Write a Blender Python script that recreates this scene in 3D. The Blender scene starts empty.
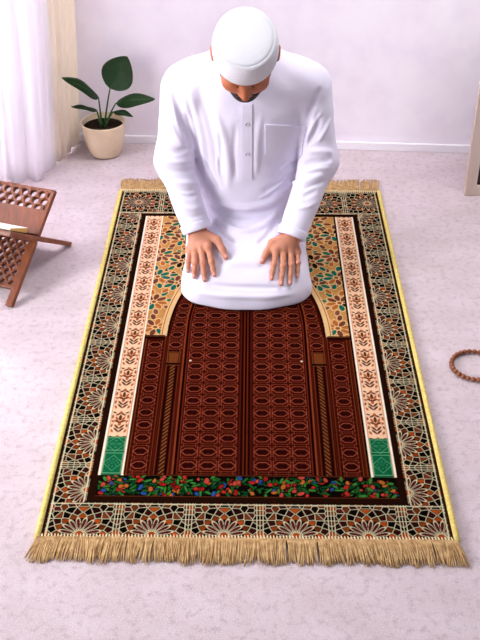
import bpy, math, random
import numpy as np
from mathutils import Vector, Matrix
from mathutils.bvhtree import BVHTree
random.seed(7)
rng = np.random.default_rng(11)
SC = bpy.context.scene
C = SC.collection

# ------------------------------------------------------------------ camera, world, lights, exposure
FPX = 930.0                       # focal length in pixels of a 480x640 frame
PITCH = math.atan(682.0 / FPX)
CAMH = 1.655
cd = bpy.data.cameras.new('camera'); cam = bpy.data.objects.new('camera', cd); C.objects.link(cam)
cd.sensor_fit = 'VERTICAL'; cd.sensor_height = 36.0; cd.sensor_width = 27.0
cd.lens = FPX / 640.0 * 36.0
cd.clip_start = 0.05
cam.location = (0, 0, CAMH); cam.rotation_euler = (math.pi / 2 - PITCH, 0, 0)
SC.camera = cam

world = bpy.data.worlds.new('room_light'); SC.world = world; world.use_nodes = True
wn = world.node_tree.nodes['Background']
wn.inputs[0].default_value = (0.93, 0.90, 1.0, 1); wn.inputs[1].default_value = 0.42

def area(name, loc, aim, size, power, col, size_y=None):
    d = bpy.data.lights.new(name, 'AREA'); d.energy = power; d.color = col
    d.shape = 'RECTANGLE'; d.size = size; d.size_y = size_y or size
    o = bpy.data.objects.new(name, d); C.objects.link(o); o.location = loc
    o.rotation_euler = (Vector(aim) - Vector(loc)).to_track_quat('-Z', 'Y').to_euler()
    return o
area('wall_wash_fill', (0.75, 2.75, 2.6), (0.70, 3.48, 0.35), 1.4, 46, (1.0, 0.98, 0.985), 0.5)  # unseen fill light added overhead to brighten the back wall
area('window_daylight', (-1.31, 2.72, 1.2), (-0.9, 2.72, 1.2), 0.40, 115, (0.97, 0.98, 1.0), 1.8)
area('window_daylight_front', (-2.8, 1.0, 1.45), (0.15, 2.7, 0.55), 1.0, 128, (0.98, 0.97, 1.0), 1.2)

SC.view_settings.view_transform = 'Standard'; SC.view_settings.look = 'None'
SC.view_settings.gamma = 1.0; SC.view_settings.use_curve_mapping = False
SC.view_settings.exposure = -0.23

# ------------------------------------------------------------------ helpers
def lin(c):
    c = np.asarray(c, float) / 255.0
    return np.where(c <= 0.04045, c / 12.92, ((c + 0.055) / 1.055) ** 2.4)
def col4(c): return tuple(float(v) for v in lin(c)) + (1.0,)

def mat(name, c, rough=0.6, spec=0.3, noise=None, bump=None, sheen=0.0, attr=None, coat=0.0, sss=0.0):
    m = bpy.data.materials.new(name); m.use_nodes = True
    nt = m.node_tree; N = nt.nodes; L = nt.links; b = N['Principled BSDF']
    b.inputs['Base Color'].default_value = col4(c); b.inputs['Roughness'].default_value = rough
    b.inputs['Specular IOR Level'].default_value = spec
    b.inputs['Sheen Weight'].default_value = sheen
    b.inputs['Coat Weight'].default_value = coat
    if sss: 
        b.inputs['Subsurface Weight'].default_value = sss
        b.inputs['Subsurface Radius'].default_value = (0.012, 0.005, 0.003); b.inputs['Subsurface Scale'].default_value = 0.6
    tc = N.new('ShaderNodeTexCoord')
    src = None
    if attr:
        a = N.new('ShaderNodeAttribute'); a.attribute_name = attr; src = a.outputs['Color']
    if noise:
        sc, c2, det = noise[:3]; lo, hi = (noise[3], noise[4]) if len(noise) > 4 else (0.35, 0.65)
        mp = N.new('ShaderNodeMapping'); L.new(tc.outputs['Object'], mp.inputs['Vector'])
        if len(noise) > 5: mp.inputs['Scale'].default_value = noise[5]
        n = N.new('ShaderNodeTexNoise'); n.inputs['Scale'].default_value = sc; n.inputs['Detail'].default_value = det
        L.new(mp.outputs['Vector'], n.inputs['Vector'])
        r = N.new('ShaderNodeMapRange'); r.inputs['From Min'].default_value = lo; r.inputs['From Max'].default_value = hi
        L.new(n.outputs['Fac'], r.inputs['Value'])
        mx = N.new('ShaderNodeMix'); mx.data_type = 'RGBA'
        mx.inputs[6].default_value = col4(c); mx.inputs[7].default_value = col4(c2)
        if src: L.new(src, mx.inputs[6])
        L.new(r.outputs['Result'], mx.inputs[0]); src = mx.outputs[2]
    if src: L.new(src, b.inputs['Base Color'])
    if bump:
        sc, st, dist = bump
        n = N.new('ShaderNodeTexNoise'); n.inputs['Scale'].default_value = sc; n.inputs['Detail'].default_value = 3
        L.new(tc.outputs['Object'], n.inputs['Vector'])
        bp = N.new('ShaderNodeBump'); bp.inputs['Strength'].default_value = st; bp.inputs['Distance'].default_value = dist
        L.new(n.outputs['Fac'], bp.inputs['Height']); L.new(bp.outputs['Normal'], b.inputs['Normal'])
    return m

def mesh_obj(name, verts, faces, m, parent=None, base=None, smooth=True, mats=None, fmat=None):
    """verts in world space; base = world position of the thing's origin"""
    v = np.asarray(verts, float).reshape(-1, 3)
    b = np.zeros(3) if base is None else np.asarray(base, float)
    me = bpy.data.meshes.new(name)
    if isinstance(faces, np.ndarray):
        nv = len(v); nf = len(faces); k = faces.shape[1]
        me.vertices.add(nv); me.vertices.foreach_set('co', (v - b).astype(np.float32).ravel())
        me.loops.add(nf * k); me.loops.foreach_set('vertex_index', faces.astype(np.int32).ravel())
        me.polygons.add(nf); me.polygons.foreach_set('loop_start', np.arange(0, nf * k, k, dtype=np.int32))
        me.update(calc_edges=True); me.validate()
    else:
        me.from_pydata((v - b).tolist(), [], [list(f) for f in faces]); me.update()
    for mm in (mats or [m]): me.materials.append(mm)
    if fmat is not None: me.polygons.foreach_set('material_index', np.asarray(fmat, np.int32))
    me.polygons.foreach_set('use_smooth', np.full(len(me.polygons), smooth))
    o = bpy.data.objects.new(name, me); C.objects.link(o)
    if parent is not None:
        o.parent = parent
    else:
        o.location = b
    return o

def thing(name, label, cat, loc, group=None):
    o = bpy.data.objects.new(name, None); C.objects.link(o); o.location = loc
    o.empty_display_size = 0.05
    return tag(o, label, cat, group)
def tag(o, label, cat=None, group=None, kind=None):
    o['label'] = label
    if cat: o['category'] = cat
    if group: o['group'] = group
    if kind: o['kind'] = kind
    return o
def struct(o): o['kind'] = 'structure'; return o

class MB:
    def __init__(s): s.v = []; s.f = []
    def add(s, v, f):
        k = len(s.v); s.v += [tuple(p) for p in v]; s.f += [[i + k for i in q] for q in f]
    def box(s, c, size, M=None, bev=0.0):
        import itertools
        hx, hy, hz = [d / 2 for d in size]
        if bev <= 0:
            v = [Vector((x, y, z)) for x in (-hx, hx) for y in (-hy, hy) for z in (-hz, hz)]
            f = [(0, 1, 3, 2), (4, 6, 7, 5), (0, 4, 5, 1), (2, 3, 7, 6), (0, 2, 6, 4), (1, 5, 7, 3)]
        else:
            import bmesh
            bm = bmesh.new(); bmesh.ops.create_cube(bm, size=1)
            bmesh.ops.scale(bm, vec=size, verts=bm.verts)
            bmesh.ops.bevel(bm, geom=bm.edges[:], offset=bev, segments=2, affect='EDGES', profile=0.6)
            bm.verts.index_update(); v = [x.co.copy() for x in bm.verts]; f = [[q.index for q in p.verts] for p in bm.faces]; bm.free()
        if M is not None: v = [M @ p for p in v]
        s.add([p + Vector(c) for p in v], f)
    def tube(s, pts, rad, n=8, caps=True):
        pts = [Vector(p) for p in pts]; m = len(pts)
        if not hasattr(rad, '__len__'): rad = [rad] * m
        v = []; up = None
        for i, p in enumerate(pts):
            t = (pts[min(i + 1, m - 1)] - pts[max(i - 1, 0)]).normalized()
            if up is None: up = t.orthogonal().normalized()
            up = (up - t * up.dot(t)).normalized(); w = t.cross(up)
            for k in range(n):
                a = 2 * math.pi * k / n
                v.append(p + (up * math.cos(a) + w * math.sin(a)) * rad[i])
        f = [(i * n + k, i * n + (k + 1) % n, (i + 1) * n + (k + 1) % n, (i + 1) * n + k) for i in range(m - 1) for k in range(n)]
        if caps: f += [list(range(n))[::-1], [(m - 1) * n + k for k in range(n)]]
        s.add(v, f)
    def lathe(s, prof, c, n=40, M=None):
        v = []; f = []
        for (r, z) in prof:
            for k in range(n):
                a = 2 * math.pi * k / n
                p = Vector((r * math.cos(a), r * math.sin(a), z)); p = M @ p if M is not None else p
                v.append(p + Vector(c))
        for i in range(len(prof) - 1):
            for k in range(n):
                f.append((i * n + k, i * n + (k + 1) % n, (i + 1) * n + (k + 1) % n, (i + 1) * n + k))
        if prof[0][0] > 1e-6: f.append(list(range(n))[::-1])
        if prof[-1][0] > 1e-6: f.append([(len(prof) - 1) * n + k for k in range(n)])
        s.add(v, f)
    def obj(s, name, m, parent=None, base=None, smooth=True):
        return mesh_obj(name, s.v, s.f, m, parent, base, smooth)

# --- signed distance modelling -------------------------------------------------------------
def nrm(a): return np.sqrt((a * a).sum(-1))
def s_caps(P, a, b, ra, rb):
    a = np.asarray(a, float); b = np.asarray(b, float); ba = b - a
    h = np.clip(((P - a) @ ba) / max(ba @ ba, 1e-12), 0, 1)
    return nrm(P - a - h[:, None] * ba) - (ra + (rb - ra) * h)
def s_ell(P, c, r):
    q = P - np.asarray(c, float); r = np.asarray(r, float)
    k0 = nrm(q / r); k1 = nrm(q / r ** 2) + 1e-9
    return k0 * (k0 - 1) / k1
def smin(a, b, k):
    h = np.maximum(k - np.abs(a - b), 0) / k
    return np.minimum(a, b) - h * h * k * 0.25
def smax(a, b, k): return -smin(-a, -b, k)

def surface_nets(fn, lo, hi, h):
    lo = np.asarray(lo, float); hi = np.asarray(hi, float)
    B = 20
    nb = np.ceil((hi - lo) / (h * B)).astype(int); n = nb * B + 1
    A = np.empty(n, np.float32)
    ctr = lo + (np.stack(np.meshgrid(*[np.arange(k) for k in nb], indexing='ij'), -1).reshape(-1, 3) + 0.5) * B * h
    dc = fn(ctr); rad = B * h * 0.5 * 1.75 * 1.9
    loc = np.stack(np.meshgrid(*[np.arange(B + 1)] * 3, indexing='ij'), -1).reshape(-1, 3)
    ids = np.stack(np.meshgrid(*[np.arange(k) for k in nb], indexing='ij'), -1).reshape(-1, 3)
    for far in (True, False):
        for i, d in zip(ids, dc):
            if (abs(d) > rad) != far: continue
            s = i * B
            if far: A[s[0]:s[0]+B+1, s[1]:s[1]+B+1, s[2]:s[2]+B+1] = d
            else:
                P = lo + (s + loc) * h
                A[s[0]:s[0]+B+1, s[1]:s[1]+B+1, s[2]:s[2]+B+1] = fn(P).reshape(B+1, B+1, B+1)
    ins = A < 0
    cnt = np.zeros(n - 1, np.int8)
    for dx in (0, 1):
        for dy in (0, 1):
            for dz in (0, 1):
                cnt += ins[dx:n[0]-1+dx, dy:n[1]-1+dy, dz:n[2]-1+dz]
    cells = np.argwhere((cnt > 0) & (cnt < 8))
    idx = np.full(n - 1, -1, np.int32); idx[tuple(cells.T)] = np.arange(len(cells))
    acc = np.zeros((len(cells), 3)); num = np.zeros(len(cells))
    corners = [(x, y, z) for x in (0, 1) for y in (0, 1) for z in (0, 1)]
    val = {c: A[cells[:, 0]+c[0], cells[:, 1]+c[1], cells[:, 2]+c[2]].astype(float) for c in corners}
    for c in corners:
        for ax in range(3):
            if c[ax]: continue
            d = list(c); d[ax] = 1; d = tuple(d)
            va, vb = val[c], val[d]; m = (va < 0) != (vb < 0)
            t = np.where(m, va / np.where(m, va - vb, 1), 0)
            p = np.tile(np.array(c, float), (len(cells), 1)); p[:, ax] += t
            acc[m] += p[m]; num[m] += 1
    V = lo + (cells + acc / num[:, None]) * h
    F = []
    for ax in range(3):
        u, w = (ax + 1) % 3, (ax + 2) % 3
        sl0 = [slice(1, k - 1) for k in n]; sl1 = list(sl0); sl0[ax] = slice(0, n[ax]-1); sl1[ax] = slice(1, n[ax])
        a = ins[tuple(sl0)]; b = ins[tuple(sl1)]
        for flip, msk in ((False, a & ~b), (True, ~a & b)):
            e = np.argwhere(msk)
            if not len(e): continue
            off = np.ones(3, int); off[ax] = 0; e = e + off
            def cell(du, dw):
                q = e.copy(); q[:, u] -= du; q[:, w] -= dw; return idx[tuple(q.T)]
            q = np.stack([cell(1, 1), cell(0, 1), cell(0, 0), cell(1, 0)], 1)
            F.append(q[:, ::-1] if flip else q)
    return V, np.concatenate(F)

# --- a pixel of the frame as a ray (used to take positions off the photograph once) ----------
CP, SP = math.cos(PITCH), math.sin(PITCH)
EYE = np.array([0, 0, CAMH])
def ray(px, py):
    dx = (px - 240) / FPX; dy = (py - 320) / FPX
    return np.array([dx, CP - dy * SP, -SP - dy * CP])
def ground(px, py, z=0.0):
    d = ray(px, py); t = (z - CAMH) / d[2]; return EYE + d * t
def at_depth(px, py, Y):
    d = ray(px, py); return EYE + d * (Y / d[1])
def trace(fn, px, py, off=0.0):
    d = ray(px, py); d = d / np.linalg.norm(d); t = 1.8
    for _ in range(160):
        v = float(fn((EYE + d * t)[None])[0]) - off
        t += v * 0.7
        if abs(v) < 2e-4: break
    return EYE + d * t

# ------------------------------------------------------------------ room
M_wall = mat('wallpaper', (246, 240, 248), 0.85, 0.15, noise=(9, (240, 232, 243), 3, 0.4, 0.7), bump=(220, 0.12, 0.002))
M_trim = mat('white_trim', (244, 240, 246), 0.5, 0.3)
M_floor = mat('carpet', (226, 213, 213), 0.95, 0.05, bump=(420, 0.55, 0.004), sheen=0.2)
nt = M_floor.node_tree; N = nt.nodes; L = nt.links
tc = [x for x in N if x.type == 'TEX_COORD'][0]
def noise_node(scale, det, sx=1, sy=1):
    mp = N.new('ShaderNodeMapping'); mp.inputs['Scale'].default_value = (sx, sy, 1); L.new(tc.outputs['Object'], mp.inputs['Vector'])
    n = N.new('ShaderNodeTexNoise'); n.inputs['Scale'].default_value = scale; n.inputs['Detail'].default_value = det
    L.new(mp.outputs['Vector'], n.inputs['Vector']); return n.outputs['Fac']
def mixc(fac, a, b, lo, hi):
    r = N.new('ShaderNodeMapRange'); r.inputs['From Min'].default_value = lo; r.inputs['From Max'].default_value = hi
    L.new(fac, r.inputs['Value'])
    mx = N.new('ShaderNodeMix'); mx.data_type = 'RGBA'
    for s, x in ((6, a), (7, b)):
        if isinstance(x, tuple): mx.inputs[s].default_value = col4(x)
        else: L.new(x, mx.inputs[s])
    L.new(r.outputs['Result'], mx.inputs[0]); return mx.outputs[2]
c1 = mixc(noise_node(7, 5, 1, 1.6), (208, 193, 197), (196, 179, 181), 0.35, 0.7)
c2 = mixc(noise_node(55, 4), c1, (176, 156, 161), 0.50, 0.78)
c3 = mixc(noise_node(260, 2), c2, (226, 210, 217), 0.5, 0.85)
L.new(c3, N['Principled BSDF'].inputs['Base Color'])

fl = MB(); fl.box((0.1, 1.6, -0.05), (4.4, 5.4, 0.1)); struct(fl.obj('floor', M_floor, base=(0.1, 1.6, 0), smooth=False))
WA = np.array(ground(130, 142)); WB = np.array(ground(470, 152)); wd = (WB - WA) / np.linalg.norm(WB - WA)
wn_ = np.array([wd[1], -wd[0], 0])            # towards the camera
if wn_[1] > 0: wn_ = -wn_
wyaw = math.atan2(wd[1], wd[0])
Rw = Matrix.Rotation(wyaw, 3, 'Z')
def wall_pt(s, out, z): return WA + wd * s + wn_ * out + np.array([0, 0, z])
wb = MB(); wb.box(wall_pt(0.5, -0.05, 1.3), (3.6, 0.1, 2.6), Rw); struct(wb.obj('wall_back', M_wall, smooth=False, base=wall_pt(0.5, 0, 0)))
bb = MB(); bb.box(wall_pt(0.5, 0.007, 0.0165), (3.5, 0.012, 0.033), Rw, 0.003); struct(bb.obj('baseboard_back', M_trim, smooth=False, base=wall_pt(0.5, 0, 0)))
LX = -1.2
lw = MB()
y0, y1, wy0, wy1, wz0, wz1 = 2.22, 3.60, 2.50, 2.95, 0.25, 2.2
lw.box((LX - 0.05, (y0 + wy0) / 2, 1.3), (0.1, wy0 - y0, 2.6)); lw.box((LX - 0.05, (wy1 + y1) / 2, 1.3), (0.1, y1 - wy1, 2.6))
lw.box((LX - 0.05, (wy0 + wy1) / 2, wz0 / 2), (0.1, wy1 - wy0, wz0)); lw.box((LX - 0.05, (wy0 + wy1) / 2, (wz1 + 2.6) / 2), (0.1, wy1 - wy0, 2.6 - wz1))
struct(lw.obj('wall_left', M_wall, smooth=False, base=(LX, 2, 0)))
win = struct(thing('window_1', 'white framed window behind the curtains', 'window', (LX - 0.05, (wy0 + wy1) / 2, wz0)))
del win['category']; del win['label']
wf = MB()
for yy in (wy0 + 0.02, (wy0 + wy1) / 2, wy1 - 0.02): wf.box((LX - 0.05, yy, (wz0 + wz1) / 2), (0.06, 0.04, wz1 - wz0))
for zz in (wz0 + 0.02, wz1 - 0.02): wf.box((LX - 0.05, (wy0 + wy1) / 2, zz), (0.06, wy1 - wy0 - 0.04, 0.04))
wf.obj('window_frame', M_trim, win, win.location, False)
Mg = bpy.data.materials.new('window_glass'); Mg.use_nodes = True
gn = Mg.node_tree.nodes; gl = Mg.node_tree.links
gm = gn.new('ShaderNodeMixShader'); gt = gn.new('ShaderNodeBsdfTransparent'); gg = gn.new('ShaderNodeBsdfGlossy'); gg.inputs['Roughness'].default_value = 0.02
gm.inputs[0].default_value = 0.08; gl.new(gt.outputs[0], gm.inputs[1]); gl.new(gg.outputs[0], gm.inputs[2]); gl.new(gm.outputs[0], gn['Material Output'].inputs[0])
wp = MB(); wp.box((LX - 0.05, (wy0 + wy1) / 2, (wz0 + wz1) / 2), (0.006, wy1 - wy0 - 0.06, wz1 - wz0 - 0.06)); wp.obj('window_pane', Mg, win, win.location, False)

# ------------------------------------------------------------------ curtains
def cloth_mat(name, c, transl, transp):
    m = bpy.data.materials.new(name); m.use_nodes = True
    n = m.node_tree.nodes; l = m.node_tree.links; out = n['Material Output']; n.remove(n['Principled BSDF'])
    d = n.new('ShaderNodeBsdfDiffuse'); d.inputs[0].default_value = col4(c)
    t = n.new('ShaderNodeBsdfTranslucent'); t.inputs[0].default_value = col4(c)
    tr = n.new('ShaderNodeBsdfTransparent')
    m1 = n.new('ShaderNodeMixShader'); m1.inputs[0].default_value = transl; l.new(d.outputs[0], m1.inputs[1]); l.new(t.outputs[0], m1.inputs[2])
    m2 = n.new('ShaderNodeMixShader'); m2.inputs[0].default_value = transp; l.new(m1.outputs[0], m2.inputs[1]); l.new(tr.outputs[0], m2.inputs[2])
    tcn = n.new('ShaderNodeTexCoord'); w = n.new('ShaderNodeTexNoise'); w.inputs['Scale'].default_value = 300
    mp = n.new('ShaderNodeMapping'); mp.inputs['Scale'].default_value = (1, 1, 0.15); l.new(tcn.outputs['Object'], mp.inputs[0]); l.new(mp.outputs[0], w.inputs['Vector'])
    bp = n.new('ShaderNodeBump'); bp.inputs['Strength'].default_value = 0.1; bp.inputs['Distance'].default_value = 0.002
    l.new(w.outputs['Fac'], bp.inputs['Height']); l.new(bp.outputs[0], d.inputs['Normal'])
    l.new(m2.outputs[0], out.inputs[0]); return m
def spline(pts, n):
    P = np.array(pts, float); d = np.r_[0, np.cumsum(nrm(np.diff(P, axis=0)))]
    s = np.linspace(0, d[-1], n); q = np.stack([np.interp(s, d, P[:, k]) for k in range(P.shape[1])], 1)
    k = max(3, n // 40) | 1; pad = np.concatenate([q[:1].repeat(k, 0), q, q[-1:].repeat(k, 0)])
    for ax in range(q.shape[1]): pad[:, ax] = np.convolve(pad[:, ax], np.ones(k) / k, 'same')
    return pad[k:-k], s
def curtain(name, m, path, period, amp, phase, label):
    n = 260; q, s = spline(path, n)
    t = np.gradient(q, axis=0); t /= nrm(t)[:, None]; nn = np.stack([t[:, 1], -t[:, 0]], 1)
    nz = 30; V = []; zs = np.linspace(0.006, 2.35, nz)
    for j, z in enumerate(zs):
        k = z / 2.35
        a = amp * (1.0 - 0.3 * k)
        ph = 2 * np.pi * s / period + phase + 0.5 * np.sin(s * 17) + 0.25 * np.sin(3 * k + s * 9)
        w = a * (np.sin(ph) + 0.28 * np.sin(2 * ph + 1.0)) * (0.75 + 0.25 * np.sin(s * 23 + 1)) * np.clip((s[-1] - (0.10 if name == 'drape' else 0) - s) / 0.06, 0.04, 1) * np.clip((s - 0.05) / 0.05, 0.04 if name == 'drape' else 1, 1)
        xy = q + nn * w[:, None]
        xy[:, 0] += 0.036 * math.tanh(z / 0.7) * 1.6
        V.append(np.c_[xy, np.full(n, z + (0.004 * np.sin(s * 40) if j == 0 else 0))])
    V = np.concatenate(V)
    F = np.array([(j * n + i, j * n + i + 1, (j + 1) * n + i + 1, (j + 1) * n + i) for j in range(nz - 1) for i in range(n - 1)])
    o = mesh_obj(name, V, F, m, base=(q[n // 2][0], q[n // 2][1], 0))
    md = o.modifiers.new('thickness', 'SOLIDIFY'); md.thickness = 0.0012
    return tag(o, label, 'curtain')
M_sheer = cloth_mat('sheer_voile', (250, 248, 252), 0.6, 0.10)
M_drape = cloth_mat('beige_linen', (248, 240, 228), 0.35, 0.0)
G = lambda x, y: ground(x, y)[:2]
curtain('sheer_curtain', M_sheer, [(-1.0, 2.35), (-0.96, 2.80), G(6, 184), G(26, 183), G(40, 180), G(54, 169), G(57, 166.5)], 0.075, 0.020, 0.5,
        'sheer white pleated curtain hanging at the left edge by the window')
def off(x, y): p = G(x, y); return (p[0] - 0.0125, p[1] + 0.0085)
def wx(x, out): return tuple(wall_pt(float((x - WA[0]) / wd[0]), out, 0)[:2])
curtain('drape', M_drape, [off(50, 172), off(54, 169), off(57, 166.5), G(64, 159), G(71, 151.5), G(78, 144.8), wx(-0.652, 0.030), wx(-0.670, 0.014), wx(-0.76, 0.014)], 0.042, 0.018, 1.2,
        'narrow beige drape gathered in folds beside the room corner')

# ------------------------------------------------------------------ prayer rug
RW, RL = 0.95, 1.645
RT = 0.009
rc0 = np.array([0.0151, 1.406]); rth = math.radians(-0.697)
def rug_pt(u, v, z=0.0):
    u = np.asarray(u, float); v = np.asarray(v, float)
    x = rc0[0] + u * math.cos(rth) - v * math.sin(rth); y = rc0[1] + u * math.sin(rth) + v * math.cos(rth)
    return np.stack([x, y, np.broadcast_to(z, x.shape)], -1)
nx, ny = 640, 1100
us = np.linspace(-RW / 2, RW / 2, nx); vs = np.linspace(0, RL, ny)
U, V = np.meshgrid(us, vs)
IMG = np.zeros((ny, nx, 3)); IMG[:] = (34, 16, 12)
def ss(d, w=0.0012): return np.clip(0.5 - d / w, 0, 1)          # coverage from a signed distance
def paint(alpha, c, sl=None):
    c = np.asarray(c, float)
    if sl is None: sl = (slice(None), slice(None))
    IMG[sl] = IMG[sl] * (1 - alpha[..., None]) + c * alpha[..., None]
def region(u0, u1, v0, v1):
    i0, i1 = np.searchsorted(us, (u0, u1)); j0, j1 = np.searchsorted(vs, (v0, v1)); return (slice(j0, j1), slice(i0, i1))
CREAM = (214, 208, 172); BLACK = (26, 14, 11); MAROON = (84, 24, 24); ORANGE = (162, 74, 28); BROWN = (120, 56, 28)
T = 0.165
def zellij(p, q, full=False):
    x = p - T * np.round(p / T); y = q
    seeds = [(0, 0)]; cols = [ORANGE]
    n = 16 if not full else 14
    for k in range(n):
        a = 2 * math.pi * (k + 0.5) / n
        seeds.append((0.032 * math.cos(a), 0.032 * math.sin(a))); cols.append(MAROON)
        b = 2 * math.pi * k / n
        seeds.append((0.0535 * math.cos(b), 0.0535 * math.sin(b))); cols.append(ORANGE if k % 2 == 0 else (140, 66, 28))
        seeds.append((0.0655 * math.cos(a), 0.0655 * math.sin(a))); cols.append(BLACK if k % 2 else (56, 18, 15))
        seeds.append((0.0770 * math.cos(b), 0.0770 * math.sin(b))); cols.append((ORANGE, BLACK, BROWN, (56, 18, 15))[k % 4])
    for gx in range(-5, 6):
        for gy in range(-7, 9):
            X = gx * 0.0155; Y = gy * 0.0150 + (0.0075 if gx % 2 else 0)
            if math.hypot(X, Y) > 0.0860 and abs(X) < 0.0785: seeds.append((X, Y)); cols.append((ORANGE, BLACK, MAROON, BLACK, BROWN)[(gx * 2 + gy) % 5])
    S = np.array(seeds); cols = np.array(cols, float)
    d = np.sqrt((x[..., None] - S[:, 0]) ** 2 + (y[..., None] - S[:, 1]) ** 2)
    i1 = d.argmin(-1); dm = np.take_along_axis(d, i1[..., None], -1)[..., 0]
    np.put_along_axis(d, i1[..., None], 9, -1)
    i2 = d.argmin(-1); d2 = np.take_along_axis(d, i2[..., None], -1)[..., 0]
    sep = np.sqrt(((S[i1] - S[i2]) ** 2).sum(-1))
    e = (d2 ** 2 - dm ** 2) / (2 * sep)
    out = cols[i1] * (0.9 + 0.2 * np.sin(i1 * 7.0))[..., None]
    a = ss(e - 0.0024)[..., None]; out = out * (1 - a) + np.array(BLACK) * a
    a = ss(e - 0.0009, 0.001)[..., None]; out = out * (1 - a) + np.array(CREAM) * a
    r = np.hypot(x, y); th = np.arctan2(y, x); st = 2 * math.pi / n
    t1 = (th % st) - st / 2; px_ = r * np.cos(t1) - 0.0305; py_ = r * np.sin(t1)
    pet = (np.sqrt((px_ / 0.0175) ** 2 + (py_ / (0.0043 + 0.09 * np.clip(px_, -0.015, 0.012))) ** 2) - 1) * 0.0050
    a = ss(r - 0.047)[..., None]; out = out * (1 - a) + np.array(BLACK) * a
    a = ss(np.abs(pet) - 0.0009, 0.001)[..., None]; out = out * (1 - a) + np.array(CREAM) * a
    a = ss(pet + 0.0008)[..., None]; out = out * (1 - a) + np.array((92, 28, 30)) * a
    a = ss(np.abs(r - 0.0475) - 0.0009, 0.001)[..., None] * 0.0; out = out * (1 - a) + np.array(CREAM) * a
    a = ss(r - 0.010)[..., None]; out = out * (1 - a) + np.array(ORANGE) * a
    a = ss(np.abs(r - 0.010) - 0.001, 0.001)[..., None]; out = out * (1 - a) + np.array(CREAM) * a
    for bx in (T / 2, T / 2 - 0.007):
        a = ss(np.abs(np.abs(x) - bx) - 0.0010, 0.001)[..., None]; out = out * (1 - a) + np.array(CREAM) * a
    return out
# outer border
sl = region(-1, 1, 0, 0.106); IMG[sl] = zellij(U[sl] + 0.052, V[sl] - 0.010)
for a, b in ((-1, -0.378), (0.378, 1)):
    sl = region(a, b, 0.106, 1.475); IMG[sl] = zellij(V[sl] - 0.3115, np.abs(U[sl]) - 0.383)
sl = region(-1, 1, 1.472, 2); IMG[sl] = zellij(U[sl] + 0.40, V[sl] - 1.556, True)
for d in (np.abs(np.abs(U) - 0.459) - 0.0016, np.where((V > 0.106) & (V < 1.475), np.abs(np.abs(U) - 0.386) - 0.0016, 1),
          np.abs(V - 0.102) - 0.0016, np.abs(V - 1.479) - 0.002, np.abs(V - 1.634) - 0.002): paint(ss(d), CREAM)
paint(ss(0.4625 - np.abs(U)), (58, 36, 22))
# dark frame
fr = np.maximum(np.abs(U) - 0.381, np.maximum(0.1055 - V, V - 1.4735)); paint(ss(fr), (40, 20, 13))
# flower band
sl = region(-0.362, 0.362, 0.128, 0.195)
paint(np.ones(U[sl].shape), (20, 14, 10), sl)
for i in range(480):
    cu, cv = rng.uniform(-0.358, 0.358), rng.uniform(0.132, 0.191)
    k = rng.random()
    c = ((38, 112, 48), (70, 150, 62), (24, 84, 44))[rng.integers(3)] if k < 0.62 else ((196, 52, 44), (214, 84, 70), (170, 40, 34))[rng.integers(3)] if k < 0.84 else (50, 92, 160) if k < 0.92 else (206, 120, 54)
    a, b = (rng.uniform(0.008, 0.014), rng.uniform(0.0026, 0.004)) if k < 0.62 else (rng.uniform(0.006, 0.010), rng.uniform(0.0045, 0.006))
    th = rng.uniform(0, 3.14); s2 = region(cu - 0.014, cu + 0.014, max(cv - 0.014, 0.128), min(cv + 0.014, 0.195))
    x = (U[s2] - cu) * math.cos(th) + (V[s2] - cv) * math.sin(th); y = -(U[s2] - cu) * math.sin(th) + (V[s2] - cv) * math.cos(th)
    f = np.sqrt((x / a) ** 2 + (y / b) ** 2) - 1
    paint(ss(f * b - 0.0012), (16, 10, 8), s2); paint(ss(f * b), np.array(c) * 0.86, s2)
for vv in (0.127, 0.196): paint(ss(np.maximum(np.abs(V - vv) - 0.0014, np.abs(U) - 0.362)), (96, 46, 26))
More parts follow.
